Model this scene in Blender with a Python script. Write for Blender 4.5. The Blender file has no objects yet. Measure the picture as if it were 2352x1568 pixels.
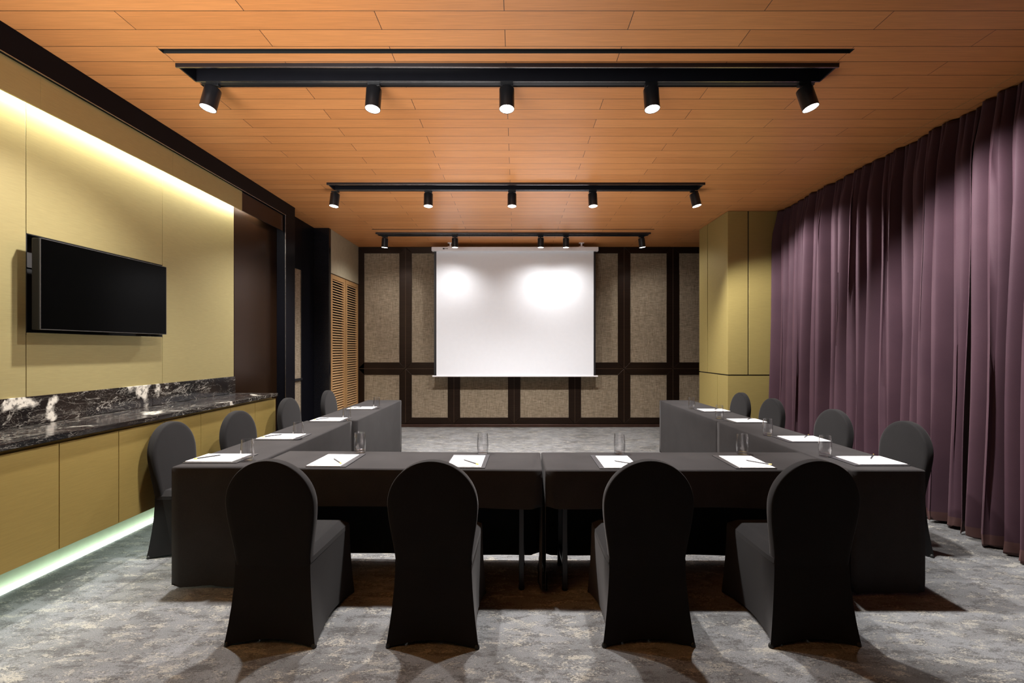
import bpy, bmesh, math, random
from mathutils import Vector, Matrix
random.seed(7)
R = math.radians
S = bpy.context.scene
COL = S.collection

# ------------------------------------------------------------------ constants (metres)
CAM_H = 1.47
CEIL = 3.37
FAR = 8.53           # wall with the screen
LW = -3.10           # face of the panelled left wall
RC = 3.58            # curtain plane
REAR = -2.4

# ------------------------------------------------------------------ mesh helpers
def box(bm, x0, x1, y0, y1, z0, z1):
    v = [bm.verts.new(p) for p in ((x0,y0,z0),(x1,y0,z0),(x1,y1,z0),(x0,y1,z0),
                                   (x0,y0,z1),(x1,y0,z1),(x1,y1,z1),(x0,y1,z1))]
    for f in ((0,3,2,1),(4,5,6,7),(0,1,5,4),(1,2,6,5),(2,3,7,6),(3,0,4,7)):
        bm.faces.new([v[i] for i in f])

def prism_xz(bm, poly, y0, y1):
    """poly: list of (x,z); extruded from y0 (front) to y1"""
    a = [bm.verts.new((x, y0, z)) for x, z in poly]
    b = [bm.verts.new((x, y1, z)) for x, z in poly]
    n = len(poly)
    bm.faces.new(a); bm.faces.new(list(reversed(b)))
    for i in range(n):
        j = (i+1) % n
        bm.faces.new((a[j], a[i], b[i], b[j]))

def lathe(bm, prof, n=32, cx=0, cy=0, close=False):
    rings = []
    for r, z in prof:
        if r < 1e-6:
            rings.append([bm.verts.new((cx, cy, z))])
        else:
            rings.append([bm.verts.new((cx + r*math.cos(2*math.pi*i/n), cy + r*math.sin(2*math.pi*i/n), z)) for i in range(n)])
    pairs = list(zip(rings, rings[1:]))
    if close: pairs.append((rings[-1], rings[0]))
    for a, b in pairs:
        for i in range(n):
            j = (i+1) % n
            if len(a) == 1 and len(b) == 1: continue
            if len(a) == 1: bm.faces.new((a[0], b[j], b[i]))
            elif len(b) == 1: bm.faces.new((a[i], a[j], b[0]))
            else: bm.faces.new((a[i], a[j], b[j], b[i]))

def tube(bm, p0, p1, r, n=12):
    p0, p1 = Vector(p0), Vector(p1)
    d = (p1-p0).normalized()
    u = d.orthogonal().normalized(); w = d.cross(u)
    a = [bm.verts.new(p0 + r*(math.cos(2*math.pi*i/n)*u + math.sin(2*math.pi*i/n)*w)) for i in range(n)]
    b = [bm.verts.new(p1 + r*(math.cos(2*math.pi*i/n)*u + math.sin(2*math.pi*i/n)*w)) for i in range(n)]
    for i in range(n):
        j = (i+1) % n
        bm.faces.new((a[i], a[j], b[j], b[i]))
    bm.faces.new(list(reversed(a))); bm.faces.new(b)

def obj(name, bm, mat, parent=None, smooth=None, bevel=0, loc=None):
    bmesh.ops.recalc_face_normals(bm, faces=bm.faces)
    if smooth is not None:
        for f in bm.faces: f.smooth = True
        for e in bm.edges:
            if len(e.link_faces) == 2 and e.calc_face_angle(0) > R(smooth): e.smooth = False
    me = bpy.data.meshes.new(name)
    bm.to_mesh(me); bm.free()
    if mat: me.materials.append(mat)
    o = bpy.data.objects.new(name, me)
    COL.objects.link(o)
    if parent: o.parent = parent
    if loc: o.location = loc
    if bevel:
        m = o.modifiers.new('bevel', 'BEVEL'); m.width = bevel; m.segments = 2; m.limit_method = 'ANGLE'; m.angle_limit = R(40)
    return o

def boxes(name, lst, mat, parent=None, **k):
    bm = bmesh.new()
    for b in lst: box(bm, *b)
    return obj(name, bm, mat, parent, **k)

def tag(o, label, cat, group=None):
    o['label'] = label; o['category'] = cat
    if group: o['group'] = group
    return o

def thing(name, label, cat, loc=(0,0,0), rz=0, group=None):
    o = bpy.data.objects.new(name, None); COL.objects.link(o)
    o.location = loc; o.rotation_euler = (0,0,rz); o.empty_display_size = .1
    return tag(o, label, cat, group)

def struct(o):
    o['kind'] = 'structure'; return o

def copy_tree(o, parent=None):
    c = o.copy(); COL.objects.link(c); c.parent = parent
    for ch in list(o.children): copy_tree(ch, c)
    return c

# ------------------------------------------------------------------ material helpers
class NT:
    def __init__(s, name):
        s.m = bpy.data.materials.new(name); s.m.use_nodes = True
        s.t = s.m.node_tree; s.n = s.t.nodes; s.l = s.t.links
        s.b = s.n['Principled BSDF']
    def node(s, typ, **k):
        n = s.n.new(typ)
        for a, v in k.items(): setattr(n, a, v)
        return n
    def link(s, a, b): s.l.new(a, b)
    def coord(s, scale=(1,1,1), loc=(0,0,0), rot=(0,0,0)):
        tc = s.node('ShaderNodeTexCoord'); mp = s.node('ShaderNodeMapping')
        mp.inputs['Scale'].default_value = scale; mp.inputs['Location'].default_value = loc; mp.inputs['Rotation'].default_value = rot
        s.link(tc.outputs['Object'], mp.inputs['Vector']); return mp.outputs['Vector']
    def noise(s, vec, scale, detail=4, rough=.55, dist=0):
        n = s.node('ShaderNodeTexNoise')
        n.inputs['Scale'].default_value = scale; n.inputs['Detail'].default_value = detail
        n.inputs['Roughness'].default_value = rough; n.inputs['Distortion'].default_value = dist
        s.link(vec, n.inputs['Vector']); return n.outputs['Fac']
    def ramp(s, fac, stops, interp='LINEAR'):
        r = s.node('ShaderNodeValToRGB'); r.color_ramp.interpolation = interp
        e = r.color_ramp.elements
        while len(e) < len(stops): e.new(.5)
        for i, (p, c) in enumerate(stops):
            e[i].position = p; e[i].color = (c[0], c[1], c[2], 1) if not isinstance(c, (int, float)) else (c, c, c, 1)
        s.link(fac, r.inputs['Fac']); return r.outputs['Color']
    def mix(s, fac, a, b, mode='MIX'):
        n = s.node('ShaderNodeMix', data_type='RGBA', blend_type=mode)
        for i, v in ((0, fac), (6, a), (7, b)):
            if isinstance(v, (int, float)): n.inputs[i].default_value = v
            elif isinstance(v, tuple): n.inputs[i].default_value = (*v, 1)
            else: s.link(v, n.inputs[i])
        return n.outputs[2]
    def math(s, op, a, b=None):
        n = s.node('ShaderNodeMath', operation=op)
        for i, v in ((0, a), (1, b)):
            if v is None: continue
            if isinstance(v, (int, float)): n.inputs[i].default_value = v
            else: s.link(v, n.inputs[i])
        return n.outputs[0]
    def bump(s, h, strength=.3, dist=.01):
        n = s.node('ShaderNodeBump'); n.inputs['Strength'].default_value = strength; n.inputs['Distance'].default_value = dist
        s.link(h, n.inputs['Height']); s.link(n.outputs['Normal'], s.b.inputs['Normal'])
    def set(s, **k):
        for a, v in k.items():
            a = a.replace('_', ' ')
            i = s.b.inputs[a]
            if isinstance(v, (int, float)): i.default_value = v
            elif isinstance(v, tuple): i.default_value = (*v, 1) if len(v) == 3 else v
            else: s.link(v, i)
        return s.m

def flat(name, col, rough=.5, metal=0, spec=.5, var=.06, scale=14, **k):
    """procedural: base colour with a faint cloudy variation"""
    t = NT(name)
    f = t.noise(t.coord(), scale, 3)
    c = t.ramp(f, [(.3, tuple(x*(1-var) for x in col)), (.7, tuple(min(1, x*(1+var)) for x in col))])
    return t.set(Base_Color=c, Roughness=rough, Metallic=metal, Specular_IOR_Level=spec, **k)

# wood plank ceiling
t = NT('ceiling_veneer')
PL, PW = 1.465, .151
br = t.node('ShaderNodeTexBrick', offset=.5, offset_frequency=2)
t.link(t.coord(loc=(.066 + PL*10, -2.562 + PW*60, 0)), br.inputs['Vector'])
br.inputs['Scale'].default_value = 1; br.inputs['Mortar Size'].default_value = .0022
br.inputs['Mortar Smooth'].default_value = .2; br.inputs['Bias'].default_value = 0
br.inputs['Brick Width'].default_value = PL; br.inputs['Row Height'].default_value = PW
br.inputs['Color1'].default_value = (.60, .240, .078, 1); br.inputs['Color2'].default_value = (.68, .285, .098, 1)
br.inputs['Mortar'].default_value = (.07, .03, .015, 1)
g1 = t.noise(t.coord(scale=(1.4, 46, 1)), 3.0, 6, .6)
g2 = t.noise(t.coord(scale=(.7, 9, 1)), 2.0, 3, .5)
grain = t.mix(.5, t.ramp(g1, [(.3, .78), (.7, 1.08)]), t.ramp(g2, [(.3, .88), (.7, 1.08)]), 'MULTIPLY')
c = t.mix(.8, br.outputs['Color'], grain, 'MULTIPLY')
M_CEIL = t.set(Base_Color=c, Roughness=.38, Specular_IOR_Level=.4)
t.b.inputs['Coat Weight'].default_value = .07; t.b.inputs['Coat Roughness'].default_value = .22
h = t.math('SUBTRACT', 1.0, br.outputs['Fac'])
t.bump(h, .5, .003)

# carpet
t = NT('mottled_carpet')
v = t.coord()
big = t.noise(t.coord(scale=(1, 1.5, 1)), 1.3, 4, .55, .2)
mid = t.noise(t.coord(scale=(1, 2.5, 1)), 7.0, 12, .78, .3)
fine = t.noise(t.coord(scale=(1, 1.6, 1)), 75, 3, .7)
vfine = t.noise(v, 230, 2, .6)
base = t.ramp(big, [(.34, (.095, .095, .095)), (.46, (.156, .159, .162)), (.58, (.192, .197, .203)), (.70, (.127, .125, .121))])
dk = t.ramp(t.math('ADD', t.math('MULTIPLY', mid, .8), t.math('MULTIPLY', fine, .3)), [(.49, 1), (.55, 0)])
base = t.mix(t.math('MULTIPLY', dk, .68), base, (.055, .051, .049))
mid2 = t.noise(t.coord(scale=(1, 2.3, 1), loc=(5.3, 2.2, 0)), 6.5, 12, .8, .3)
lt = t.ramp(t.math('ADD', t.math('MULTIPLY', mid2, .8), t.math('MULTIPLY', fine, .3)), [(.585, 0), (.615, 1)])
base = t.mix(t.math('MULTIPLY', lt, .78), base, (.33, .315, .27))
base = t.mix(1.0, base, t.ramp(vfine, [(.3, .62), (.7, 1.3)]), 'MULTIPLY')
M_CARPET = t.set(Base_Color=base, Roughness=.95, Specular_IOR_Level=.1)
t.b.inputs['Sheen Weight'].default_value = .15
t.bump(t.math('ADD', vfine, fine), .5, .006)

# gold brushed laminate
def gold(name, col, rough=.42, metal=.55):
    t = NT(name)
    g = t.noise(t.coord(scale=(3, 3, 60)), 4, 4, .6)
    c = t.ramp(g, [(.3, tuple(x*.93 for x in col)), (.7, tuple(min(1, x*1.05) for x in col))])
    m = t.set(Base_Color=c, Roughness=rough, Metallic=metal)
    t.bump(g, .05, .002)
    return m
M_GOLD = gold('champagne_gold_laminate', (.42, .355, .165))
M_GOLDCAB = gold('gold_cabinet_laminate', (.46, .335, .105), .45)
M_GOLDPIL = gold('gold_pillar_cladding', (.38, .30, .105), .5, .35)
M_BEIGE = flat('beige_wall_covering', (.40, .35, .24), .7)
M_BRONZE = flat('dark_bronze_panel', (.034, .016, .008), .22, .7)
M_FRAMEBLK = flat('black_lacquer', (.004, .004, .006), .3, 0, .07)
M_GRANITE = flat('black_granite', (.007, .007, .009), .2, 0, .3, var=.6, scale=160)
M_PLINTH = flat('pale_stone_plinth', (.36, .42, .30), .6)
M_BLACK = flat('matt_black_metal', (.018, .018, .021), .36, .3)
M_VOID = flat('black_recess', (.004, .004, .004), .9)
M_DOORGAP = flat('dark_gap', (.012, .008, .006), .7)
M_TROUGH = flat('black_trough_enamel', (.012, .012, .016), .3, .2)

# bronze trim on far wall - brushed
t = NT('brushed_bronze_trim')
g = t.noise(t.coord(scale=(1, 1, 90)), 3, 3, .6)
M_TRIM = t.set(Base_Color=t.ramp(g, [(.3, (.016, .009, .006)), (.7, (.030, .017, .011))]), Roughness=.34, Metallic=.6, Specular_IOR_Level=.3)
M_SEAM = flat('pale_bronze_seam', (.16, .105, .065), .4, .5)
t = NT('bronze_skirting')
M_SKIRT = t.set(Base_Color=t.ramp(t.noise(t.coord(), 9), [(.3, (.05, .025, .018)), (.7, (.075, .04, .028))]), Roughness=.35, Metallic=.5)

# woven wall fabric
t = NT('taupe_woven_fabric')
a = t.noise(t.coord(scale=(10, 10, 160)), 1.0, 4, .7)
b = t.noise(t.coord(scale=(160, 160, 10)), 1.0, 3, .7)
w = t.math('ADD', t.math('MULTIPLY', a, .6), t.math('MULTIPLY', b, .4))
M_WEAVE = t.set(Base_Color=t.ramp(w, [(.38, (.12, .093, .062)), (.5, (.235, .188, .132)), (.62, (.37, .305, .225))]), Roughness=.9, Specular_IOR_Level=.2)
t.bump(w, .4, .003)

# curtain
t = NT('plum_curtain_cloth')
f = t.noise(t.coord(), 3, 3); ff = t.noise(t.coord(), 400, 2)
c = t.mix(.4, t.ramp(f, [(.3, (.056, .027, .039)), (.7, (.069, .034, .047))]), t.ramp(ff, [(.3, .6), (.7, 1.2)]), 'MULTIPLY')
M_CURT = t.set(Base_Color=c, Roughness=.72, Specular_IOR_Level=.25)
t.b.inputs['Sheen Weight'].default_value = .12; t.b.inputs['Sheen Roughness'].default_value = .4
t.b.inputs['Sheen Tint'].default_value = (.85, .62, .60, 1)
M_HEM = flat('plum_curtain_hem', (.085, .040, .036), .6)

# cloths: dark dull weave whose nap catches light at a glancing view
def cloth(name, col, sheen=.1, rough=.85):
    t = NT(name)
    f = t.noise(t.coord(), 420, 2, .6); g = t.noise(t.coord(), 5, 3)
    c = t.mix(.5, t.ramp(g, [(.3, tuple(x*.9 for x in col)), (.7, tuple(x*1.1 for x in col))]), t.ramp(f, [(.3, .55), (.7, 1.4)]), 'MULTIPLY')
    m = t.set(Base_Color=c, Roughness=rough, Specular_IOR_Level=.08)
    t.b.inputs['Sheen Weight'].default_value = sheen; t.b.inputs['Sheen Roughness'].default_value = .45
    t.b.inputs['Sheen Tint'].default_value = (.97, .93, .92, 1)
    t.bump(f, .15, .001)
    return m
M_CLOTH = cloth('charcoal_table_cloth', (.033, .031, .0315), .05)
M_SPANDEX = cloth('black_stretch_cover', (.0125, .012, .0125), .10, .8)
M_FOOT = flat('black_foot_pocket', (.01, .01, .01), .6)

# marble
t = NT('black_marble_white_veins')
vv = t.coord()
n1 = t.noise(t.coord(scale=(2.2, .9, 3.0), rot=(.6, 0, .25), loc=(.2, .37, 0)), 3.2, 7, .6, 1.8)
vein = t.ramp(n1, [(.484, 0), (.496, 1), (.502, 1), (.514, 0)])
n2 = t.noise(t.coord(scale=(3, 1.5, 3), rot=(.9, .2, .1)), 6.5, 6, .6, 2.2)
vein2 = t.ramp(n2, [(.490, 0), (.499, .8), (.501, .8), (.510, 0)])
gate = t.ramp(t.noise(vv, 2.2, 3), [(.42, .12), (.6, 1)])
blob = t.noise(t.coord(scale=(1, 1.3, 1.2), loc=(0, 1.0, 0)), 2.0, 6, .6, 1.2)
bl = t.ramp(blob, [(.645, 0), (.67, 1)])
wob = t.node('ShaderNodeTexNoise'); wob.inputs['Scale'].default_value = 5; wob.inputs['Detail'].default_value = 6
t.link(vv, wob.inputs['Vector'])
ad = t.node('ShaderNodeVectorMath', operation='MULTIPLY_ADD'); t.link(wob.outputs['Color'], ad.inputs[0]); ad.inputs[1].default_value = (.5, .5, .5); t.link(vv, ad.inputs[2])
for (py_, pz_, rr_) in ((3.72, 1.09, .085), (3.95, 1.13, .055), (2.82, 1.10, .06), (3.0, 1.06, .05), (4.72, .97, .05), (3.5, .98, .06)):
    ds = t.node('ShaderNodeVectorMath', operation='DISTANCE'); t.link(ad.outputs[0], ds.inputs[0]); ds.inputs[1].default_value = (-2.85, py_+.25, pz_+.25) if pz_ > 1 else (-2.5, py_+.25, pz_+.25)
    bl = t.math('MAXIMUM', bl, t.ramp(ds.outputs['Value'], [(rr_, 1), (rr_+.03, 0)]))
fl = t.noise(vv, 38, 5, .7)
bl = t.math('MULTIPLY', bl, t.ramp(fl, [(.38, .25), (.5, 1)]))
k = t.math('MAXIMUM', t.math('MULTIPLY', t.math('MAXIMUM', t.math('MULTIPLY', vein, .5), t.math('MULTIPLY', vein2, .4)), gate), bl)
dark = t.ramp(t.noise(vv, 3, 4), [(.35, (.005, .005, .006)), (.7, (.020, .014, .012))])
M_MARBLE = t.set(Base_Color=t.mix(k, dark, (.62, .59, .52)), Roughness=.12)

# louvre wood, screen, paper, etc
t = NT('honey_oak')
g = t.noise(t.coord(scale=(30, 30, 2)), 3, 4, .6)
M_OAK = t.set(Base_Color=t.ramp(g, [(.3, (.36, .20, .075)), (.7, (.48, .28, .12))]), Roughness=.45)
M_SLAT = flat('pale_oak_slat', (.56, .36, .18), .45)
M_SCREEN = flat('matt_white_screen', (.80, .83, .885), .9, 0, .1, var=.01)
M_HOUSING = flat('white_enamel', (.80, .79, .82), .4, var=.02)
M_PAPER = flat('white_paper', (.90, .90, .90), .8, 0, .2, var=.01)
M_PAD = flat('charcoal_leather_pad', (.035, .034, .038), .5, var=.15, scale=90)
M_PENCIL = flat('dark_grey_pencil', (.03, .03, .035), .4)
M_TIP = flat('brass_yellow', (.75, .55, .12), .35, .3)
M_TV = flat('black_glass_screen', (.001, .001, .001), .15, 0, .04)
M_TVCASE = flat('black_tv_case', (.003, .003, .004), .35, 0, .2)
M_CHROME = flat('bright_trim', (.5, .5, .52), .25, 1)
M_GREY = flat('grey_plate', (.03, .027, .026), .6)
M_WALLDK = flat('dark_wall_backing', (.03, .025, .02), .8)
M_REARW = flat('taupe_rear_wall', (.08, .07, .055), .8)
t = NT('clear_glass')
tr_ = t.node('ShaderNodeBsdfTransparent'); tr_.inputs['Color'].default_value = (.965, .965, .97, 1)
gs_ = t.node('ShaderNodeBsdfGlossy'); gs_.inputs['Roughness'].default_value = .14
fr_ = t.node('ShaderNodeLayerWeight'); fr_.inputs['Blend'].default_value = .5
cl_ = t.ramp(t.noise(t.coord(), 6, 2), [(.3, (.96, .96, .965)), (.7, (.97, .97, .975))]); t.link(cl_, tr_.inputs['Color'])
mx_ = t.node('ShaderNodeMixShader'); t.link(t.math('ADD', t.math('MULTIPLY', t.math('POWER', fr_.outputs['Facing'], 2.6), .95), .04), mx_.inputs[0]); t.link(tr_.outputs[0], mx_.inputs[1]); t.link(gs_.outputs[0], mx_.inputs[2])
t.link(mx_.outputs[0], t.n['Material Output'].inputs['Surface'])
M_GLASS = t.m
def emit(name, col, s):
    t = NT(name)
    m = t.set(Base_Color=(0., 0., 0.), Emission_Color=col); t.b.inputs['Emission Strength'].default_value = s
    return m
M_LENS = emit('lit_lamp_lens', (1, .97, .92), 14)
M_LED = emit('cool_led_strip', (.84, 1, .86), 5)
M_COVE = emit('warm_led_strip', (1, .95, .72), 6)

# ------------------------------------------------------------------ floor, ceiling, walls
struct(boxes('floor', [(-3.5, 3.9, REAR, FAR+.2, -.05, 0)], M_CARPET))

TR = [dict(y=(3.03, 3.228), x=(-2.27, 2.155), slots=((2.886, 2.93), (3.272, 3.308)), sx=(-2.27, 2.15)),
      dict(y=(5.21, 5.43), x=(-2.17, 2.17), slots=(), sx=None),
      dict(y=(7.45, 7.63), x=(-2.30, 2.21), slots=((7.25, 7.275),), sx=(-2.30, 2.21))]
holes = []
for tr in TR:
    holes.append((*tr['x'], *tr['y']))
    for s in tr['slots']: holes.append((*tr['sx'], *s))
xs = sorted({-3.3, 3.9} | {h[i] for h in holes for i in (0, 1)})
ys = sorted({REAR, FAR+.2} | {h[i] for h in holes for i in (2, 3)})
bm = bmesh.new()
grid = {}
def gv(x, y, z):
    k = (x, y, z)
    if k not in grid: grid[k] = bm.verts.new(k)
    return grid[k]
def is_hole(i, j):
    cx, cy = (xs[i]+xs[i+1])/2, (ys[j]+ys[j+1])/2
    return any(h[0] < cx < h[1] and h[2] < cy < h[3] for h in holes)
for i in range(len(xs)-1):
    for j in range(len(ys)-1):
        if is_hole(i, j): continue
        bm.faces.new([gv(xs[a], ys[b], CEIL) for a, b in ((i, j), (i, j+1), (i+1, j+1), (i+1, j))])
        bm.faces.new([gv(xs[a], ys[b], CEIL+.02) for a, b in ((i, j), (i+1, j), (i+1, j+1), (i, j+1))])
# rims round the openings and the outside
edges = [e for e in bm.edges if len(e.link_faces) == 1 and e.verts[0].co.z == CEIL and e.verts[1].co.z == CEIL]
for e in edges:
    a, b = e.verts
    bm.faces.new((a, b, gv(b.co.x, b.co.y, CEIL+.02) if (b.co.x, b.co.y, CEIL+.02) in grid else b, gv(a.co.x, a.co.y, CEIL+.02)))
ceil = struct(obj('ceiling', bm, M_CEIL))
struct(boxes('wall_right', [(3.75, 3.95, REAR, FAR+.2, 0, CEIL+.3)], M_REARW))
struct(boxes('wall_rear', [(-3.5, 3.95, REAR-.15, REAR, 0, CEIL+.3)], M_REARW))

# --- left wall
wl = struct(boxes('wall_left', [(-3.35, -3.24, REAR, 7.3, 0, CEIL+.1)], M_WALLDK))
seams = [.66, 1.77, 2.88, 3.99, 5.0]
G = .002
def gold_panel(y0, y1, z0, z1, m=M_GOLD, x0=-3.125, x1=LW, name='wall_panel'):
    G_ = .0004 if name == 'fascia_panel' else G
    return boxes(name, [(x0, x1, y0+G_, y1-G_, z0, z1)], m, wl, bevel=.0015)
ys_ = [REAR] + seams
for a, b in zip(ys_, ys_[1:]):
    if abs(a-2.88) < .01:
        gold_panel(a, b, .98, 1.57); gold_panel(a, b, 2.20, 3.19)
    else:
        gold_panel(a, b, .98, 3.19)
    gold_panel(a, b, 2.985, 3.195, M_GOLD, -3.022, -3.008, 'fascia_panel')
gold_panel(5.0, 5.9, 0, 3.19, M_BRONZE, name='bronze_panel')['label'] = 'dark bronze reflective panel'
gold_panel(5.0, 5.9, 2.985, 3.195, M_BRONZE, -3.022, -3.008, 'fascia_panel')['label'] = 'dark bronze fascia'
boxes('niche_lining', [(-3.235, -3.20, 2.88, 3.99, 1.55, 2.22), (-3.20, -3.101, 2.88, 3.99, 2.195, 2.215), (-3.20, -3.101, 2.88, 3.99, 1.555, 1.575),
                       (-3.20, -3.101, 2.865, 2.885, 1.56, 2.21), (-3.20, -3.101, 3.985, 4.005, 1.56, 2.21)], M_VOID, wl)
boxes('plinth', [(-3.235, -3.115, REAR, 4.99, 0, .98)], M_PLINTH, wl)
boxes('cove_backing', [(-3.235, -3.126, REAR, 5.9, .98, 3.2)], M_VOID, wl) if False else None
struct(boxes('trim_1', [(-3.235, -2.985, REAR, 6.15, 3.2, CEIL), (-3.235, -2.985, 5.9, 6.15, 0, 3.2)], M_FRAMEBLK, bevel=.004))
struct(boxes('trim_2', [(-2.992, -2.984, REAR, 5.905, 3.196, 3.2), (-2.992, -2.984, 5.896, 5.9, 0, 3.196)], M_CHROME))

# alcove with a dark fabric-faced door
d3 = struct(boxes('door_3', [(-3.235, -3.19, 6.16, 6.76, .01, 2.63)], M_WEAVE))
boxes('push_bar', [(-3.19, -3.165, 6.2, 6.75, 1.0, 1.035)], M_BLACK, d3, bevel=.004)
boxes('door_edge', [(-3.19, -3.183, 6.745, 6.76, .01, 2.63)], M_BLACK, d3)
struct(boxes('trim_3', [(-3.235, -3.18, 6.762, 7.17, 0, CEIL), (-3.235, -3.18, 6.15, 6.762, 2.635, CEIL)], M_FRAMEBLK, bevel=.003))
struct(boxes('column', [(-3.235, -2.945, 7.17, 7.245, 0, CEIL)], M_GRANITE, bevel=.004))

# cupboard wall: panel above two louvred doors
wc = struct(boxes('wall_cupboard', [(-3.3, -3.02, 7.245, FAR, 0, CEIL)], M_VOID))
boxes('wall_panel', [(-3.02, -2.945, 7.247, FAR-.001, 2.675, CEIL-.002)], M_BEIGE, wc)
def louvre_door(name, y0, y1):
    z0, z1 = .02, 2.66
    d = struct(boxes(name, [(-2.985, -2.948, y0, y0+.07, z0, z1), (-2.985, -2.948, y1-.07, y1, z0, z1),
                     (-2.985, -2.948, y0+.07, y1-.07, z0, z0+.12), (-2.985, -2.948, y0+.07, y1-.07, z1-.07, z1)], M_OAK, bevel=.002))
    bm = bmesh.new()
    z = z0+.135
    while z < z1-.085:
        p = [(-2.951, z), (-2.951, z+.013), (-2.983, z+.027), (-2.983, z+.014)]
        a = [bm.verts.new((x, y0+.066, zz)) for x, zz in p]; b = [bm.verts.new((x, y1-.066, zz)) for x, zz in p]
        bm.faces.new(a); bm.faces.new(list(reversed(b)))
        for i in range(4):
            j = (i+1) % 4; bm.faces.new((a[i], a[j], b[j], b[i]))
        z += .0415
    obj('louvre_slats', bm, M_SLAT, d)['label'] = 'pale horizontal louvre slats'
louvre_door('door_1', 7.25, 7.865)
louvre_door('door_2', 7.885, 8.505)

# --- far wall: fabric panels in a mitred bronze grid
wf = struct(boxes('wall_front', [(-3.3, 3.95, FAR, FAR+.15, 0, CEIL+.1)], M_WALLDK))
VX = [-2.065, -1.16, -.033, 1.102, 2.024, 2.936]
HW = .117; ZM = 1.094; ZT = 3.365; ZB = .062; TH = .118
ytrim, yfab = FAR-.022, FAR-.008
def trim(poly, name): 
    bm = bmesh.new(); prism_xz(bm, poly, ytrim, FAR+.001); return obj(name, bm, M_TRIM, wf, bevel=.0025)
e = .0018
def stile(cx, zlo, zhi, plo=True, phi=True):
    k = HW
    bm = bmesh.new()
    for s in (-1, 1):
        poly = [(cx+s*e, zlo+e*2), (cx+s*e, zhi-e*2), (cx+s*(HW-e), zhi-(HW if phi else 0)), (cx+s*(HW-e), zlo+(HW if plo else 0))]
        prism_xz(bm, poly, ytrim, FAR+.001)
    return obj('bronze_stile', bm, M_TRIM, wf, bevel=.0025)
for i, cx in enumerate(VX):
    stile(cx, ZB, ZM)
    if i in (0, 4, 5): stile(cx, ZM, ZT)
# left edge stile
trim([(-2.955, ZB), (-2.955, ZT), (-2.838, ZT-TH), (-2.838, ZB+TH)], 'bronze_stile')
# rails
def rail(x0, x1, zc, half, up, dn):
    """piece between two stile centres; pointed ends reach the stile centres"""
    bm = bmesh.new()
    if up: prism_xz(bm, [(x0+e*2, zc+e), (x1-e*2, zc+e), (x1-half, zc+half-e), (x0+half, zc+half-e)], ytrim, FAR+.001)
    if dn: prism_xz(bm, [(x0+e*2, zc-e), (x1-e*2, zc-e), (x1-half, zc-half+e), (x0+half, zc-half+e)], ytrim, FAR+.001)
    return obj('bronze_rail', bm, M_TRIM, wf, bevel=.0025)
XE = [-2.955+.0] + VX + [3.76]
UX = [-2.955, VX[0], VX[4], VX[5], 3.76]
for a, b in zip(XE, XE[1:]):
    rail(a, b, ZB, TH, True, False)
    rail(a, b, ZM, HW, False, True)
for a, b in zip(UX, UX[1:]):
    rail(a, b, ZT, TH, False, True)
    rail(a, b, ZM, HW, True, False)
def fab(x0, x1, z0, z1): 
    boxes('fabric_panel', [(x0, x1, yfab, FAR+.001, z0, z1)], M_WEAVE, wf)
for a, b in zip(XE, XE[1:]): fab(a+HW-.004, b-HW+.004, ZB+TH-.004, ZM-HW+.004)
for a, b in zip(UX, UX[1:]): fab(a+HW-.004, b-HW+.004, ZM+HW-.004, ZT-TH+.004)
seam = [(cx-.0016, cx+.0016, ytrim-.0004, ytrim+.006, ZB+.02, ZM-.01) for cx in VX] + [(VX[i]-.0016, VX[i]+.0016, ytrim-.0004, ytrim+.006, ZM+.01, ZT-.02) for i in (0, 4, 5)]
seam += [(a+.01, b-.01, ytrim-.0004, ytrim+.006, ZM-.0016, ZM+.0016) for a, b in zip(XE, XE[1:])]
boxes('seam_line', seam, M_SEAM, wf)['label'] = 'thin lighter bronze seam lines'
struct(boxes('baseboard_front', [(-2.94, 3.74, FAR-.03, FAR-.0, 0, .054)], M_SKIRT, bevel=.003))

# --- pillar clad in gold panels
PX, PY0, PY1 = 2.93, 6.29, 7.27
pl = struct(boxes('pillar', [(PX+.012, 3.75, PY0+.012, PY1-.012, 0, CEIL)], M_DOORGAP))
def pf(x0, x1, z0, z1): boxes('cladding_panel', [(x0, x1, PY0, PY0+.0125, z0, z1)], M_GOLDPIL, pl, bevel=.001)
def ps(y0, y1, z0, z1): boxes('cladding_panel', [(PX, PX+.0125, y0, y1, z0, z1)], M_GOLDPIL, pl, bevel=.001)
g = .0085; ZJ = 1.10
pf(PX, 3.214-g, ZJ+g, CEIL-.004); pf(3.214+g, 3.74, ZJ+g, CEIL-.004)
pf(PX, 3.53-g, .02, ZJ-g); pf(3.53+g, 3.74, .02, ZJ-g)
ps(PY0+.0126, 6.955-g, ZJ+g, CEIL-.004); ps(6.955+g, PY1, ZJ+g, CEIL-.004)
ps(PY0+.0126, 6.62-g, .02, ZJ-g); ps(6.62+g, PY1, .02, ZJ-g)

# thin bright joint in the ceiling along the curtain
struct(boxes('trim_4', [(3.475, 3.480, 1.0, 4.25, CEIL-.0015, CEIL+.001), (3.475, 3.480, 4.5, 6.2, CEIL-.0015, CEIL+.001)], M_OAK))
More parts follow.
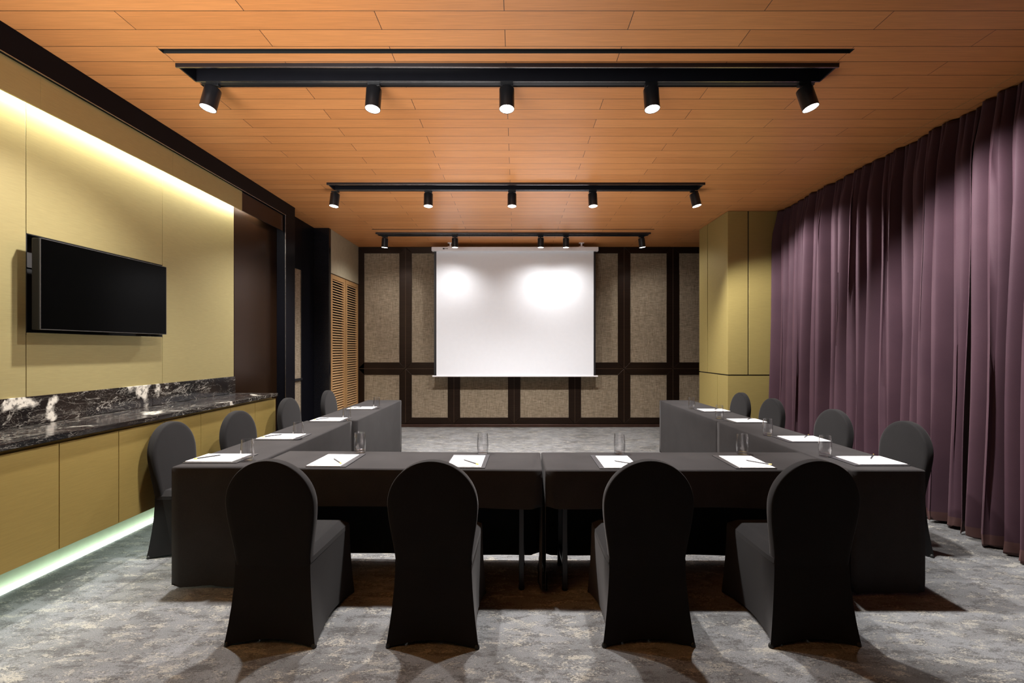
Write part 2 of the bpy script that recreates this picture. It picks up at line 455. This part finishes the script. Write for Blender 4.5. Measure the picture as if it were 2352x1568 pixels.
# ------------------------------------------------------------------ ceiling channels and slots
WHERE = ['nearest', 'middle', 'farthest']
for k, tr in enumerate(TR):
    (x0, x1), (y0, y1) = tr['x'], tr['y']
    ch = thing('track_channel', ['wide black recessed light channel nearest the camera', 'black recessed light channel in the middle of the ceiling',
               'narrow black light channel in front of the projection screen'][k], 'light channel', (0, (y0+y1)/2, CEIL), 0, 'light channels in the wood ceiling')
    ym = (y0+y1)/2; d = .075; w = .012
    A, B = y0-ym, y1-ym
    bm = bmesh.new()
    box(bm, x0, x1, A, A+w, -.026, d); box(bm, x0, x1, B-w, B, -.012, d)
    box(bm, x0, x0+w, A+w, B-w, -.014, d); box(bm, x1-w, x1, A+w, B-w, -.014, d)
    box(bm, x0, x1, A, B, d, d+.012)
    obj('channel_housing', bm, M_TROUGH, ch, bevel=.002)
    boxes('edge_trim', [(x0+.002, x1-.002, A+.001, A+w-.001, -.0275, -.0262), (x0+.002, x1-.002, B-w+.001, B-.001, -.0135, -.0122)], M_CHROME, ch)
    boxes('track_rail', [(x0+.03, x1-.03, B+.001, B+.036, -.016, -.001)], M_BLACK, ch, bevel=.002)
    for q, s in enumerate(tr['slots']):
        sm = (s[0]+s[1])/2; hw = (s[1]-s[0])/2
        sl = thing('air_slot', [['thin black air slot on the camera side of the nearest light channel', 'thin black air slot just behind the nearest spotlights'],
                   [], ['hairline black air slot beside the farthest light channel']][k][q], 'ceiling slot', (0, sm, CEIL), 0, 'linear air slots in the ceiling')
        sx0, sx1 = tr['sx']
        bm = bmesh.new()
        box(bm, sx0, sx1, -hw, -hw+.004, -.001, .05); box(bm, sx0, sx1, hw-.004, hw, -.001, .05)
        box(bm, sx0, sx0+.004, -hw+.004, hw-.004, -.001, .05); box(bm, sx1-.004, sx1, -hw+.004, hw-.004, -.001, .05)
        box(bm, sx0, sx1, -hw, hw, .05, .055)
        obj('slot_frame', bm, M_VOID, sl)

# ------------------------------------------------------------------ spotlights
P_SPOT = 340.0
def make_spot():
    r = thing('track_spotlight', 'x', 'spotlight', (0,0,CEIL), 0, 'black cylinder spotlights on the ceiling tracks')
    boxes('track_adapter', [(-.045, .045, -.016, .016, -.034, -.0165)], M_BLACK, r, bevel=.003)
    bm = bmesh.new(); tube(bm, (0,0,-.034), (0,0,-.052), .009); box(bm, -.006, .006, -.03, -.024, -.075, -.034)
    obj('bracket', bm, M_BLACK, r)
    bm = bmesh.new()
    lathe(bm, [(0, 0), (.048, 0), (.0525, -.004), (.0535, -.010), (.0535, -.155), (.0505, -.155), (.0495, -.150), (.0, -.150)], 40)
    b = obj('barrel', bm, M_BLACK, r, smooth=40, loc=(0, 0, -.048))
    bm = bmesh.new(); lathe(bm, [(0, -.1505), (.0494, -.1505), (.0494, -.1525), (0, -.1525)], 32)
    obj('lens', bm, M_LENS, b)
    L = bpy.data.lights.new('spot_beam', 'SPOT'); L.energy = P_SPOT; L.spot_size = R(116); L.spot_blend = 1.0; L.shadow_soft_size = .045
    L.color = (1, .97, .945)
    lo = bpy.data.objects.new('spot_beam', L); COL.objects.link(lo); lo.parent = b; lo.location = (0, 0, -.175)
    return r, b
sp0, _ = make_spot()
SX = [(-2.16, -1.012, -.065, .963, 2.056), (-2.163, -1.048, -.047, .918, 2.132), (-2.2, -1.025, .417, .842, 2.108)]
SY = [3.247, 5.449, 7.649]
NTH = ['leftmost', 'second from the left', 'middle', 'second from the right', 'rightmost']
TILT = [(-9, -2, 0, 2, 13), (-5, 0, 0, 2, 12), (-4, 0, 0, 0, 8)]
PITCH = [(-8, -6, -6, -6, -8), (-4, -4, -4, -4, -4), (4, 3, 3, 3, 3)]
for k in range(3):
    for i in range(5):
        r = sp0 if (k, i) == (0, 0) else copy_tree(sp0)
        r.location = (SX[k][i], SY[k], CEIL)
        r['label'] = f"{NTH[i]} of the five lit black spotlights on the {WHERE[k]} ceiling track"
        b = [c for c in r.children if c.name.startswith('barrel')][0]
        # tilt right = rotate about y (negative x component down): lamp points along -z
        b.rotation_euler = (R(PITCH[k][i]), -R(TILT[k][i]), 0)
        lamp = [c for c in b.children if c.type == 'LIGHT'][0]
        lamp.rotation_euler = (R((0, 20, 0)[k] if 0 < i < 4 else 0), -R((2, -8, 0, 8, (26, 26, 8)[k])[i]), 0)
        if i == 0 and k: lamp.data = lamp.data.copy(); lamp.data.energy = P_SPOT*(1, 1.15, .15)[k]; lamp.data.spot_size = R((116, 116, 152)[k]); shared = lamp.data
        elif i == 4 and k < 2: lamp.data = lamp.data.copy(); lamp.data.energy = P_SPOT*(1.35, 1.1)[k]; lamp.data.spot_size = R(100); lamp.data.spot_blend = .5
        elif k: lamp.data = shared

# ------------------------------------------------------------------ built-in sideboard
bm = bmesh.new(); box(bm, -3.10, -2.615, 1.85, 5.0, .946, .982)
tag(obj('countertop', bm, M_MARBLE, bevel=.003), 'long black marble worktop with white veins on the gold cabinets', 'worktop')
bm = bmesh.new(); box(bm, -3.099, -3.082, 1.85, 3.86, .983, 1.165); box(bm, -3.099, -3.082, 3.862, 5.0, .983, 1.165)
tag(obj('backsplash', bm, M_MARBLE, bevel=.002), 'low black marble upstand with white patches along the gold wall', 'backsplash')
CABL = ['gold floating cabinet at the far end, beside the dark bronze panel', 'second gold floating cabinet from the far end of the counter',
        'gold floating cabinet partly hidden by the nearest left chair', 'gold floating cabinet nearest the camera at the left edge of the photo']
y1 = 5.0
for k in range(4):
    w = .79 if k < 3 else .78
    y0 = y1 - w
    cb = thing('wall_cabinet', CABL[k], 'cabinet', (-2.85, (y0+y1)/2, .31), 0, 'gold floating cabinets under the marble counter')
    h = w/2
    boxes('carcass', [(-.25, .19, -h+.001, h-.001, .0, .612), (-.25, .165, -h+.001, h-.001, .612, .635)], M_GOLDCAB, cb)
    for s in (0, 1):
        a = -h + s*h
        boxes('door', [(.191, .21, a+.002, a+h-.002, 0, .612)], M_GOLDCAB, cb, bevel=.0015)
    y1 = y0
bm = bmesh.new(); box(bm, -3.112, -3.062, 1.6, 4.98, .001, .02)
tag(obj('led_strip', bm, M_LED, bevel=.004), 'glowing pale green LED strip on the floor under the floating cabinets', 'light strip')

# TV
tv = thing('television', 'black flat television on a bracket in the black wall niche', 'television', (-3.0, 3.366, 1.876))
boxes('casing', [(-.035, .014, -.515, .515, -.2875, .2875)], M_TVCASE, tv, bevel=.003)
boxes('display', [(.0142, .018, -.511, .511, -.283, .283)], M_TV, tv)
boxes('bezel', [(.0142, .020, -.515, .515, .2835, .2875), (.0142, .020, -.515, .515, -.2875, -.2835), (.0142, .020, -.515, -.5115, -.283, .283), (.0142, .020, .5115, .515, -.283, .283)], M_GREY, tv, bevel=.001)
boxes('wall_bracket', [(-.198, -.035, -.2, .2, -.12, .12)], M_BLACK, tv)
tag(boxes('wall_plate', [(-3.1995, -3.193, 2.89, 3.3, 2.00, 2.10)], M_GREY), 'grey plate at the back of the niche left of the television', 'wall plate')

# ------------------------------------------------------------------ projection screen
ps_ = thing('projection_screen', 'white pull-down projection screen hanging before the dark panelled wall', 'projection screen', (0, 8.2, .96))
dx0, dx1 = -1.475, 1.435
bm = bmesh.new()
box(bm, -1.514, 1.481, -.055, .045, 2.255, 2.332)
obj('housing', bm, M_HOUSING, ps_, bevel=.012)
bm = bmesh.new(); box(bm, -1.432, 1.40, -.004, -.001, .022, 2.258); obj('screen_surface', bm, M_SCREEN, ps_)
for a, b in ((dx0, -1.4325), (1.4005, dx1)):
    boxes('side_border', [(a, b, -.004, -.001, .022, 2.258)], M_BLACK, ps_)
boxes('bottom_bar', [(-1.507, 1.477, -.014, .012, 0, .024)], M_HOUSING, ps_, bevel=.004)
for bx in (-1.18, 1.18):
    boxes('ceiling_bracket', [(bx-.045, bx+.045, -.03, .03, 2.330, 2.345), (bx-.012, bx+.012, -.02, .02, 2.345, 2.408), (bx-.045, bx+.045, -.03, .03, 2.402, 2.41)], M_HOUSING, ps_)
boxes('logo', [(-1.31, -1.275, -.0565, -.0552, 2.285, 2.308), (-1.268, -1.215, -.0565, -.0552, 2.292, 2.301)], M_GREY, ps_)

# ------------------------------------------------------------------ curtains
def curtain(name, y0, y1, seed, label, x_shift=0.0):
    rnd = random.Random(seed)
    # fold boundaries along y
    ph = [y0]
    while ph[-1] < y1: ph.append(ph[-1] + rnd.uniform(.095, .175))
    sc = (y1-y0)/(ph[-1]-y0); ph = [y0+(p-y0)*sc for p in ph]
    amp = [rnd.uniform(.7, 1.25) for _ in ph]; jit = [rnd.uniform(-.35, .35) for _ in ph]; sh = [rnd.uniform(-.02, .02) for _ in ph]
    zs = [.012, .03, .06, .10, .20, .35, .55, .8, 1.1, 1.5, 1.9, 2.3, 2.65, 2.9, 3.05, 3.15, 3.22, 3.27, 3.30, 3.33, 3.358]
    per = 22
    rows = []
    bm = bmesh.new()
    for z in zs:
        u = z/3.36
        top = max(0, (z-3.0)/.36)
        row = []
        for i in range(len(ph)-1):
            L = ph[i+1]-ph[i]
            for q in range(per):
                s = q/per
                a = amp[i]*(1-s) + amp[i+1]*s
                jj = jit[i]
                # soft rounded fronts between narrow deep valleys
                q_ = s + .10*jj*math.sin(2*math.pi*s)
                w = abs(math.cos(math.pi*q_))**.9
                A = (.165 - .055*u) * a * min(1, L/.13)
                pin = math.exp(-((s-.0)/.07)**2) + math.exp(-((s-1.0)/.07)**2)
                x = .085 - A*w*(1-.45*top) + top*pin*.03
                x += sh[i]*(1-s) + sh[(i+1) % len(sh)]*s
                if z < .1: x += .012*math.sin(40*ph[i] + 7*s)*(1 - z/.1)
                y = ph[i] + L*s + .03*(1-u)*math.sin(3.1*ph[i]+seed) + .012*math.sin(2.2*z + i*1.7)*(1-top)
                zz = z if z > .02 else z + .008 + .012*math.sin(5*ph[i]+s*3)
                row.append(bm.verts.new((RC + x_shift + x, y, zz)))
        rows.append(row)
    hem = bmesh.new()
    for a, b in zip(rows, rows[1:]):
        for i in range(len(a)-1):
            bm.faces.new((a[i], a[i+1], b[i+1], b[i]))
    o = obj(name, bm, M_CURT, None, smooth=80)
    o.data.materials.append(M_HEM)
    for p in o.data.polygons:
        if p.center.z < .10: p.material_index = 1
    m = o.modifiers.new('thick', 'SOLIDIFY'); m.thickness = .004; m.offset = 1
    return tag(o, label, 'curtain', 'plum curtains along the right wall')
curtain('curtain', 3.56, 6.27, 3, 'long pleated plum curtain running from the gold pillar along the right wall')
curtain('curtain', 1.2, 3.50, 11, 'plum curtain panel at the right edge of the photo, nearest the camera', -.035)

# ------------------------------------------------------------------ tables
TZ = .75
def fitted_cloth(L, D, name, label, group, valance=.243, full_front=False, seed=0):
    """local: x along length (-L/2..L/2), y 0 (chair side) .. D; top at TZ. chair side carries a short valance"""
    rnd = random.Random(seed)
    r = .012
    bm = bmesh.new()
    # perimeter loop of the top, rounded corners: start at chair-side left
    def loop(inset, z, zbot=None, k=0):
        pts = []
        n = 28
        for i in range(n+1): pts.append((-L/2 + L*i/n, 0, 'f'))
        for i in range(1, 11): pts.append((L/2, D*i/10, 'r'))
        for i in range(1, n+1): pts.append((L/2 - L*i/n, D, 'b'))
        for i in range(1, 10): pts.append((-L/2, D - D*i/10, 'l'))
        return pts
    base = loop(0, 0)
    def place(p, z, ins, wob):
        x, y, s = p
        cx = max(-L/2+ins, min(L/2-ins, x)); cy = max(ins, min(D-ins, y))
        return (cx + wob[0], cy + wob[1], z)
    rings = []
    for ins, z in ((r, TZ), (.004, TZ-.003), (.0, TZ-r)):
        rings.append([bm.verts.new(place(p, z, ins, (0, 0))) for p in base])
    top = bm.faces.new(rings[0])
    n = len(base)
    for a, b in zip(rings, rings[1:]):
        for i in range(n):
            j = (i+1) % n; bm.faces.new((a[i], a[j], b[j], b[i]))
    # drops
    def drop(idx, z_end, steps):
        prev = [rings[2][i] for i in idx]
        for s in range(1, steps+1):
            f = s/steps; z = (TZ-r)*(1-f) + z_end*f
            cur = []
            for kk, i in enumerate(idx):
                x, y, side = base[i]
                u = kk/(len(idx)-1)
                sag = .012*f*math.sin(math.pi*u)             # stretch pulls the middle inward
                fold = .0012*f*math.sin(7*u*math.pi + seed) + (.003*math.sin(17*u+seed*2) if s == steps else 0)
                nx = {'f': 0, 'b': 0, 'l': 1, 'r': -1}[side]; ny = {'f': 1, 'b': -1, 'l': 0, 'r': 0}[side]
                lift = .006*math.sin(math.pi*u)*f if s == steps else 0
                lift += .003*math.sin(11*u+seed)*(s == steps) + (.02*max(0, 1-min(u, 1-u)/.05)**2 if s == steps else 0)
                cur.append(bm.verts.new((x + nx*(sag+fold), y + ny*(sag+fold), z + lift + (.006 if s == steps else 0))))
            for a in range(len(idx)-1): bm.faces.new((prev[a], prev[a+1], cur[a+1], cur[a]))
            prev = cur
        # hem roll
        cur = []
        for kk, i in enumerate(idx):
            side = base[i][2]; nx = {'f': 0, 'b': 0, 'l': 1, 'r': -1}[side]; ny = {'f': 1, 'b': -1, 'l': 0, 'r': 0}[side]
            v = prev[kk].co; cur.append(bm.verts.new((v.x + nx*.012, v.y + ny*.012, v.z + .002)))
        for a in range(len(idx)-1): bm.faces.new((prev[a], prev[a+1], cur[a+1], cur[a]))
    F = [i for i, p in enumerate(base) if p[2] == 'f']
    Rr = [F[-1]] + [i for i, p in enumerate(base) if p[2] == 'r']
    Bk = [Rr[-1]] + [i for i, p in enumerate(base) if p[2] == 'b']
    Lf = [Bk[-1]] + [i for i, p in enumerate(base) if p[2] == 'l'] + [F[0]]
    drop(F, .004 if full_front else TZ-valance, 6)
    drop(Rr, .004, 8); drop(Lf, .004, 8); drop(Bk, .03, 8)
    o = obj(name, bm, M_CLOTH, None, smooth=50)
    m = o.modifiers.new('thick', 'SOLIDIFY'); m.thickness = .0025; m.offset = -1
    return tag(o, label, 'tablecloth', group)

GT = 'charcoal fitted tablecloths of the U-shaped table'
def put(o, x, y, rz): o.location = (x, y, 0); o.rotation_euler = (0, 0, rz); return o
A1 = math.atan2(-.052, 1.79)
# front row: chair side faces the camera
put(fitted_cloth(1.770, .452, 'tablecloth', 'charcoal fitted cloth on the left half of the front table row', GT, seed=1), (-1.635+.155)/2+.012, (2.757+2.703)/2, A1)
put(fitted_cloth(1.800, .465, 'tablecloth', 'charcoal fitted cloth on the right half of the front table row', GT, seed=2), (.163+1.988)/2, 2.70, 0)
# left row: chair side faces -x -> rotate so local -y points to -x : rz=-90
put(fitted_cloth(1.775, .46, 'tablecloth', 'charcoal fitted cloth over the near left table beside the wall counter', GT, seed=3), -2.10, (2.775+4.55)/2, R(-90))
put(fitted_cloth(1.80, .475, 'tablecloth', 'charcoal fitted cloth over the far left table before the louvred doors', GT, seed=4), -2.075, (4.56+6.36)/2, R(-90))
put(fitted_cloth(1.80, .44, 'tablecloth', 'charcoal fitted cloth over the near right table beside the plum curtain', GT, seed=5), 2.43, (2.70+4.50)/2, R(90))
put(fitted_cloth(1.84, .445, 'tablecloth', 'charcoal fitted cloth over the far right table beside the gold pillar', GT, seed=6), 2.45, (4.51+6.35)/2, R(90))

def table_frame(L, D, label):
    r = thing('folding_table', label, 'table', (0,0,0), 0, 'folding tables under the front cloths')
    boxes('tabletop', [(-L/2+.02, L/2-.02, .02, D-.02, TZ-.04, TZ-.008)], M_BLACK, r)
    for sx in (-1, 1):
        for y in (.075, D-.075):
            x = sx*(L/2-.135)
            lg = boxes('leg', [(x-.0155, x+.0155, y-.0155, y+.0155, .016, TZ-.04)], M_BLACK, r, bevel=.003)
            bm = bmesh.new(); lathe(bm, [(0, .0), (.017, .0), (.019, .004), (.019, .018), (0, .018)], 16, x, y)
            obj('foot_cap', bm, M_BLACK, lg, smooth=40)
        boxes('cross_bar', [(sx*(L/2-.135)-.010, sx*(L/2-.135)+.010, .09, D-.09, .12, .14)], M_BLACK, r)
    return r
put(table_frame(1.790, .452, 'black folding table under the left half of the front row'), (-1.635+.155)/2+.012, (2.757+2.703)/2, A1)
put(table_frame(1.825, .465, 'black folding table under the right half of the front row'), (.163+1.988)/2, 2.70, 0)

# ------------------------------------------------------------------ chairs
def make_chair():
    r = thing('banquet_chair', 'x', 'chair')
    # backrest: round-headed slab, local y=0 rear feet, +y front
    Rh, zc = .222, .702
    def hw(z):
        if z >= zc: return math.sqrt(max(0, Rh*Rh-(z-zc)**2))
        u = (z-.38)/(zc-.38); u = max(0, u); s = u*u*(3-2*u)
        return .188 + (Rh-.188)*s
    out = []
    nb = 22
    zl = [.385 + (zc-.385)*i/nb for i in range(nb)]
    rgt = [(hw(z), z) for z in zl] + [(Rh*math.cos(a), zc+Rh*math.sin(a)) for a in [math.pi*i/44 for i in range(23)]]
    out = rgt + [(-x, z) for x, z in reversed(rgt[:-1])]
    cx, cz = 0, .64
    def ring(bm, ins, y):
        vs = []
        for x, z in out:
            d = Vector((x-cx, (z-cz))); L = d.length
            k = (L-ins)/L
            px, pz = cx + d.x*k, (cz + d.y*k if z > .45 else z)
            lean = -.055*(pz-.385)/.54
            vs.append(bm.verts.new((px, y+lean + .030, pz)))
        return vs
    bm = bmesh.new()
    T = .052
    prof = [(.030, .0), (.007, .0004), (.0018, .0025), (0, .007), (0, T-.010), (.003, T-.004), (.010, T-.0008), (.030, T)]
    rs = [ring(bm, i, y) for i, y in prof]
    n = len(out)
    for a, b in zip(rs, rs[1:]):
        for i in range(n):
            j = (i+1) % n; bm.faces.new((a[i], a[j], b[j], b[i]))
    bm.faces.new(list(reversed(rs[0]))); bm.faces.new(rs[-1])
    obj('backrest', bm, M_SPANDEX, r, smooth=50)
    # skirt and seat
    def rect(hwr, hwf, yr, yf, ni=10):
        p = []
        for i in range(ni): p.append((-hwr + 2*hwr*i/ni, yr, i/ni, 'r'))
        for i in range(ni): p.append((hwr + (hwf-hwr)*i/ni, yr + (yf-yr)*i/ni, i/ni, 's'))
        for i in range(ni): p.append((hwf - 2*hwf*i/ni, yf, i/ni, 'f'))
        for i in range(ni): p.append((-hwf + (hwr-hwf)*i/ni, yf + (yr-yf)*i/ni, i/ni, 'q'))
        return p
    bm = bmesh.new()
    lv = [0, .02, .05, .10, .18, .28, .36, .40]
    rings = []
    for z in lv:
        u = z/.40; c = (1-u)**1.7
        P = rect(.190 + .039*c, .196 + .020*c, .030 - .030*c, .505 + .022*c)
        row = []
        for x, y, s, side in P:
            arch = math.sin(math.pi*s)
            ins = .030*arch*math.sin(math.pi*min(1, max(0, (1-u)))*.5)*(1-u)
            if z < .051: zz = z + .022*arch*(1 - z/.06) + .003
            else: zz = z + .003
            dx = {'r': 0, 'f': 0, 's': -1, 'q': 1}[side]*ins; dy = {'r': 1, 'f': -1, 's': 0, 'q': 0}[side]*ins
            row.append(bm.verts.new((x+dx, y+dy, zz)))
        rings.append(row)
    n = len(rings[0])
    # inner fold of the hem
    inner = [bm.verts.new((v.co.x*.94, .265+(v.co.y-.265)*.94, v.co.z+.006)) for v in rings[0]]
    for a, b in zip([inner]+rings, rings):
        for i in range(n):
            j = (i+1) % n; bm.faces.new((a[i], a[j], b[j], b[i]))
    obj('skirt', bm, M_SPANDEX, r, smooth=38)
    bm = bmesh.new()
    seats = [(.192, .196, .030, .505, .402), (.190, .194, .032, .500, .425), (.160, .158, .05, .462, .456), (.154, .150, .06, .452, .459)]
    rr = [[bm.verts.new((x, y, z)) for x, y, s, sd in rect(a, b, c, d)] for a, b, c, d, z in seats]
    for a, b in zip(rr, rr[1:]):
        for i in range(n):
            j = (i+1) % n; bm.faces.new((a[i], a[j], b[j], b[i]))
    bm.faces.new(rr[-1]); bm.faces.new(list(reversed(rr[0])))
    obj('seat', bm, M_SPANDEX, r, smooth=25)
    for sx in (-1, 1):
        for y, x in ((.010, .219), (.515, .206)):
            bm = bmesh.new(); lathe(bm, [(0, 0), (.011, 0), (.0135, .005), (.011, .016), (.006, .022), (0, .024)], 14, sx*x, y)
            obj('foot_pocket', bm, M_FOOT, r, smooth=50)
    return r
c0 = make_chair()
GC = 'chairs in black stretch covers around the U-shaped table'
used = [False]
def chair(x, y, rz, label):
    c = copy_tree(c0) if used[0] else c0
    used[0] = True
    c.location = (x, y, 0); c.rotation_euler = (0, 0, rz); c['label'] = label; c['group'] = GC
FL = ['leftmost', 'second from the left', 'third from the left', 'rightmost']
for i, (x, y, rz) in enumerate([(-1.212, 2.235, R(-2)), (-.41, 2.225, R(-1.5)), (.655, 2.235, R(.5)), (1.475, 2.235, R(1.5))]):
    chair(x, y, rz, f"{FL[i]} of four black covered chairs seen from behind at the front table")
NF = ['nearest', 'second nearest', 'third nearest', 'farthest']
for i, (x, y, rz) in enumerate([(-2.585, 3.40, R(-88)), (-2.45, 3.99, R(-92)), (-2.53, 5.04, R(-90)), (-2.46, 5.94, R(-88))]):
    chair(x, y, rz, f"{NF[i]} of four black covered chairs along the left table row")
for i, (x, y, rz) in enumerate([(2.945, 3.42, R(88)), (2.87, 4.09, R(91)), (2.825, 4.99, R(90)), (2.80, 5.64, R(90))]):
    chair(x, y, rz, f"{NF[i]} of four black covered chairs along the right table row")

# ------------------------------------------------------------------ place settings
def make_pad():
    bm = bmesh.new(); box(bm, -.1225, .1225, -.17, .17, 0, .005)
    return obj('desk_pad', bm, M_PAD, bevel=.0015)
def make_paper():
    bm = bmesh.new(); box(bm, -.105, .105, -.1485, .1485, 0, .003)
    return obj('notepad', bm, M_PAPER)
def make_pencil():
    r = thing('pencil', 'x', 'pencil')
    bm = bmesh.new(); tube(bm, (-.07, 0, .0038), (.055, 0, .0038), .0038, 6); obj('shaft', bm, M_PENCIL, r)
    bm = bmesh.new(); tube(bm, (.055, 0, .0038), (.072, 0, .0038), .0040, 10); obj('ferrule', bm, M_TIP, r)['label'] = 'yellow brass end'
    bm = bmesh.new(); 
    bm2 = bmesh.new(); lathe(bm2, [(.0038, 0), (.0008, .012), (0, .0125)], 8)
    bmesh.ops.rotate(bm2, verts=bm2.verts, cent=(0,0,0), matrix=Matrix.Rotation(R(-90), 3, 'Y'))
    bmesh.ops.translate(bm2, verts=bm2.verts, vec=(-.07, 0, .0038)); bm.free()
    obj('point', bm2, M_PENCIL, r)
    return r
def make_glass():
    bm = bmesh.new()
    H = .138
    outer = [(0, 0), (.030, 0), (.0335, .002), (.0350, .008), (.0372, .025), (.0385, .045), (.0388, .060), (.0380, .085), (.0362, .110), (.0338, H-.001)]
    inner = [(.0334, H), (.0325, H-.001), (.0345, .110), (.0362, .085), (.0370, .060), (.0366, .045), (.0350, .028), (.0315, .020), (.022, .0165), (0, .016)]
    lathe(bm, outer+inner, 40)
    return obj('drinking_glass', bm, M_GLASS, smooth=40)
pad0, pap0, pen0, gl0 = make_pad(), make_paper(), make_pencil(), make_glass()
first = [True]
# (seat name, pad centre, pad angle, paper shift across, paper shift along, glass, pencil: tail->tip points, )
SETS = []
fr = ['leftmost place of the front table', 'second place from the left of the front table', 'third place from the left of the front table', 'rightmost place of the front table']
lf = ['nearest place of the left table row', 'second nearest place of the left table row', 'third nearest place of the left table row', 'farthest place of the left table row']
rt = ['nearest place of the right table row', 'second nearest place of the right table row', 'third nearest place of the right table row', 'farthest place of the right table row']
FP = [((-1.148, 2.925), A1, -.016), ((-.303, 2.900), A1, -.008), ((.622, 2.885), 0, .012), ((1.437, 2.885), 0, .012)]
FG = [(-1.077, 3.141), (-.227, 3.115), (.705, 3.10), (1.541, 3.098)]
FPEN = [((-1.168, 2.92), (-1.075, 2.80)), ((-.323, 2.885), (-.235, 2.787)), ((.632, 2.862), (.735, 2.785)), ((1.464, 2.878), (1.56, 2.775))]
for i in range(4): SETS.append((fr[i], *FP[i], FG[i], FPEN[i], 'f'))
LP = [(-1.92, 2.972), (-1.885, 3.695), (-1.865, 4.585), (-1.83, 5.465)]
LG = [(-1.722, 2.916), (-1.722, 3.60), (-1.684, 4.53), (-1.663, 5.43)]
for i in range(4):
    x, y = LP[i]; SETS.append((lf[i], LP[i], R(-90), 0, LG[i], ((x-.05, y+.045), (x-.14, y-.05)), 'l'))
RP = [(2.245, 2.905), (2.258, 3.60), (2.27, 4.515), (2.27, 5.27)]
RG = [(2.066, 3.04), (2.081, 3.762), (2.09, 4.673), (2.10, 5.432)]
for i in range(4):
    x, y = RP[i]; SETS.append((rt[i], RP[i], R(90), 0, RG[i], ((x+.045, y+.03), (x+.14, y+.13)), 'r'))
for seat, (px, py), ang, ps2, (gx, gy), (p0, p1), side in SETS:
    if first[0]: pad, pap, pen, gl = pad0, pap0, pen0, gl0
    else: pad, pap, pen, gl = pad0.copy(), pap0.copy(), copy_tree(pen0), gl0.copy()
    if not first[0]:
        for o in (pad, pap, gl): COL.objects.link(o)
    first[0] = False
    pad.location = (px, py, TZ+.0005); pad.rotation_euler = (0, 0, ang)
    # paper sits toward the sitter's edge of the pad
    d = Matrix.Rotation(ang, 2) @ Vector((ps2, -.017))
    pap.location = (px+d.x, py+d.y, TZ+.0056); pap.rotation_euler = (0, 0, ang + R(random.uniform(-1.5, 1.5)))
    mid = ((p0[0]+p1[0])/2, (p0[1]+p1[1])/2)
    pen.location = (*mid, TZ+.0089); pen.rotation_euler = (0, 0, math.atan2(p1[1]-p0[1], p1[0]-p0[0]))
    gl.location = (gx, gy, TZ+.0006); gl.rotation_euler = (0, 0, random.uniform(0, 6))
    tag(pad, f"charcoal desk pad at the {seat}", 'desk pad', 'charcoal desk pads on the tables')
    tag(pap, f"white paper at the {seat}", 'paper', 'white note papers on the tables')
    tag(pen, f"dark pencil at the {seat}", 'pencil', 'pencils on the note papers')
    tag(gl, f"clear water glass at the {seat}", 'glass', 'water glasses on the tables')

# ------------------------------------------------------------------ lights
def area(name, loc, rot, sx, sy, e, col, spread=180):
    L = bpy.data.lights.new(name, 'AREA'); L.shape = 'RECTANGLE'; L.size = sx; L.size_y = sy; L.energy = e; L.color = col; L.spread = R(spread)
    o = bpy.data.objects.new(name, L); COL.objects.link(o); o.location = loc; o.rotation_euler = rot
    return o
# cove LED behind the fascia washing the gold wall
area('cove_light', (-3.055, 1.75, 3.10), (0, R(12), 0), .02, 7.4, 135, (1, .985, .82))
# LED under the floating cabinets
area('plinth_light', (-2.72, 3.3, .300), (0, R(-12), 0), .04, 3.4, 8, (.88, 1, .90))
def aim(o, p):
    o.rotation_euler = (Vector(p) - o.location).to_track_quat('-Z', 'Y').to_euler()
aim(area('ceiling_fill_rear', (-1.8, -.2, 1.95), (0, 0, 0), 2.2, 2.2, 70, (1, .98, .95), 90), (-1.7, 1.6, CEIL))  # added fill lamp behind the camera, not a room fixture; brightens the ceiling
area('ceiling_fill_floor', (-.1, 5.0, .04), (R(180), 0, 0), 2.4, 1.6, 30, (1, .98, .95), 110)  # unseen lamp added near the floor inside the table U to lift the ceiling

W = bpy.data.worlds.new('World'); S.world = W; W.use_nodes = True
W.node_tree.nodes['Background'].inputs['Color'].default_value = (.5, .5, .55, 1)
W.node_tree.nodes['Background'].inputs['Strength'].default_value = .0

# ------------------------------------------------------------------ camera
cam = bpy.data.cameras.new('Camera'); cam.sensor_width = 36; cam.lens = 36*1045/2352
cam.shift_x = (1176-1185)/2352; cam.shift_y = (800-784)/2352
cam.clip_start = .05
co = bpy.data.objects.new('Camera', cam); COL.objects.link(co)
co.location = (0, 0, CAM_H); co.rotation_euler = (R(90), 0, 0)
S.camera = co
S.view_settings.view_transform = 'Standard'; S.view_settings.look = 'None'
S.view_settings.gamma = 1; S.view_settings.use_curve_mapping = False
S.view_settings.exposure = .1
S.cycles.max_bounces = 10; S.cycles.diffuse_bounces = 6; S.cycles.glossy_bounces = 4; S.cycles.transmission_bounces = 8
S.cycles.sample_clamp_indirect = 6
S.cycles.caustics_reflective = False; S.cycles.caustics_refractive = False
S.cycles.use_denoising = True
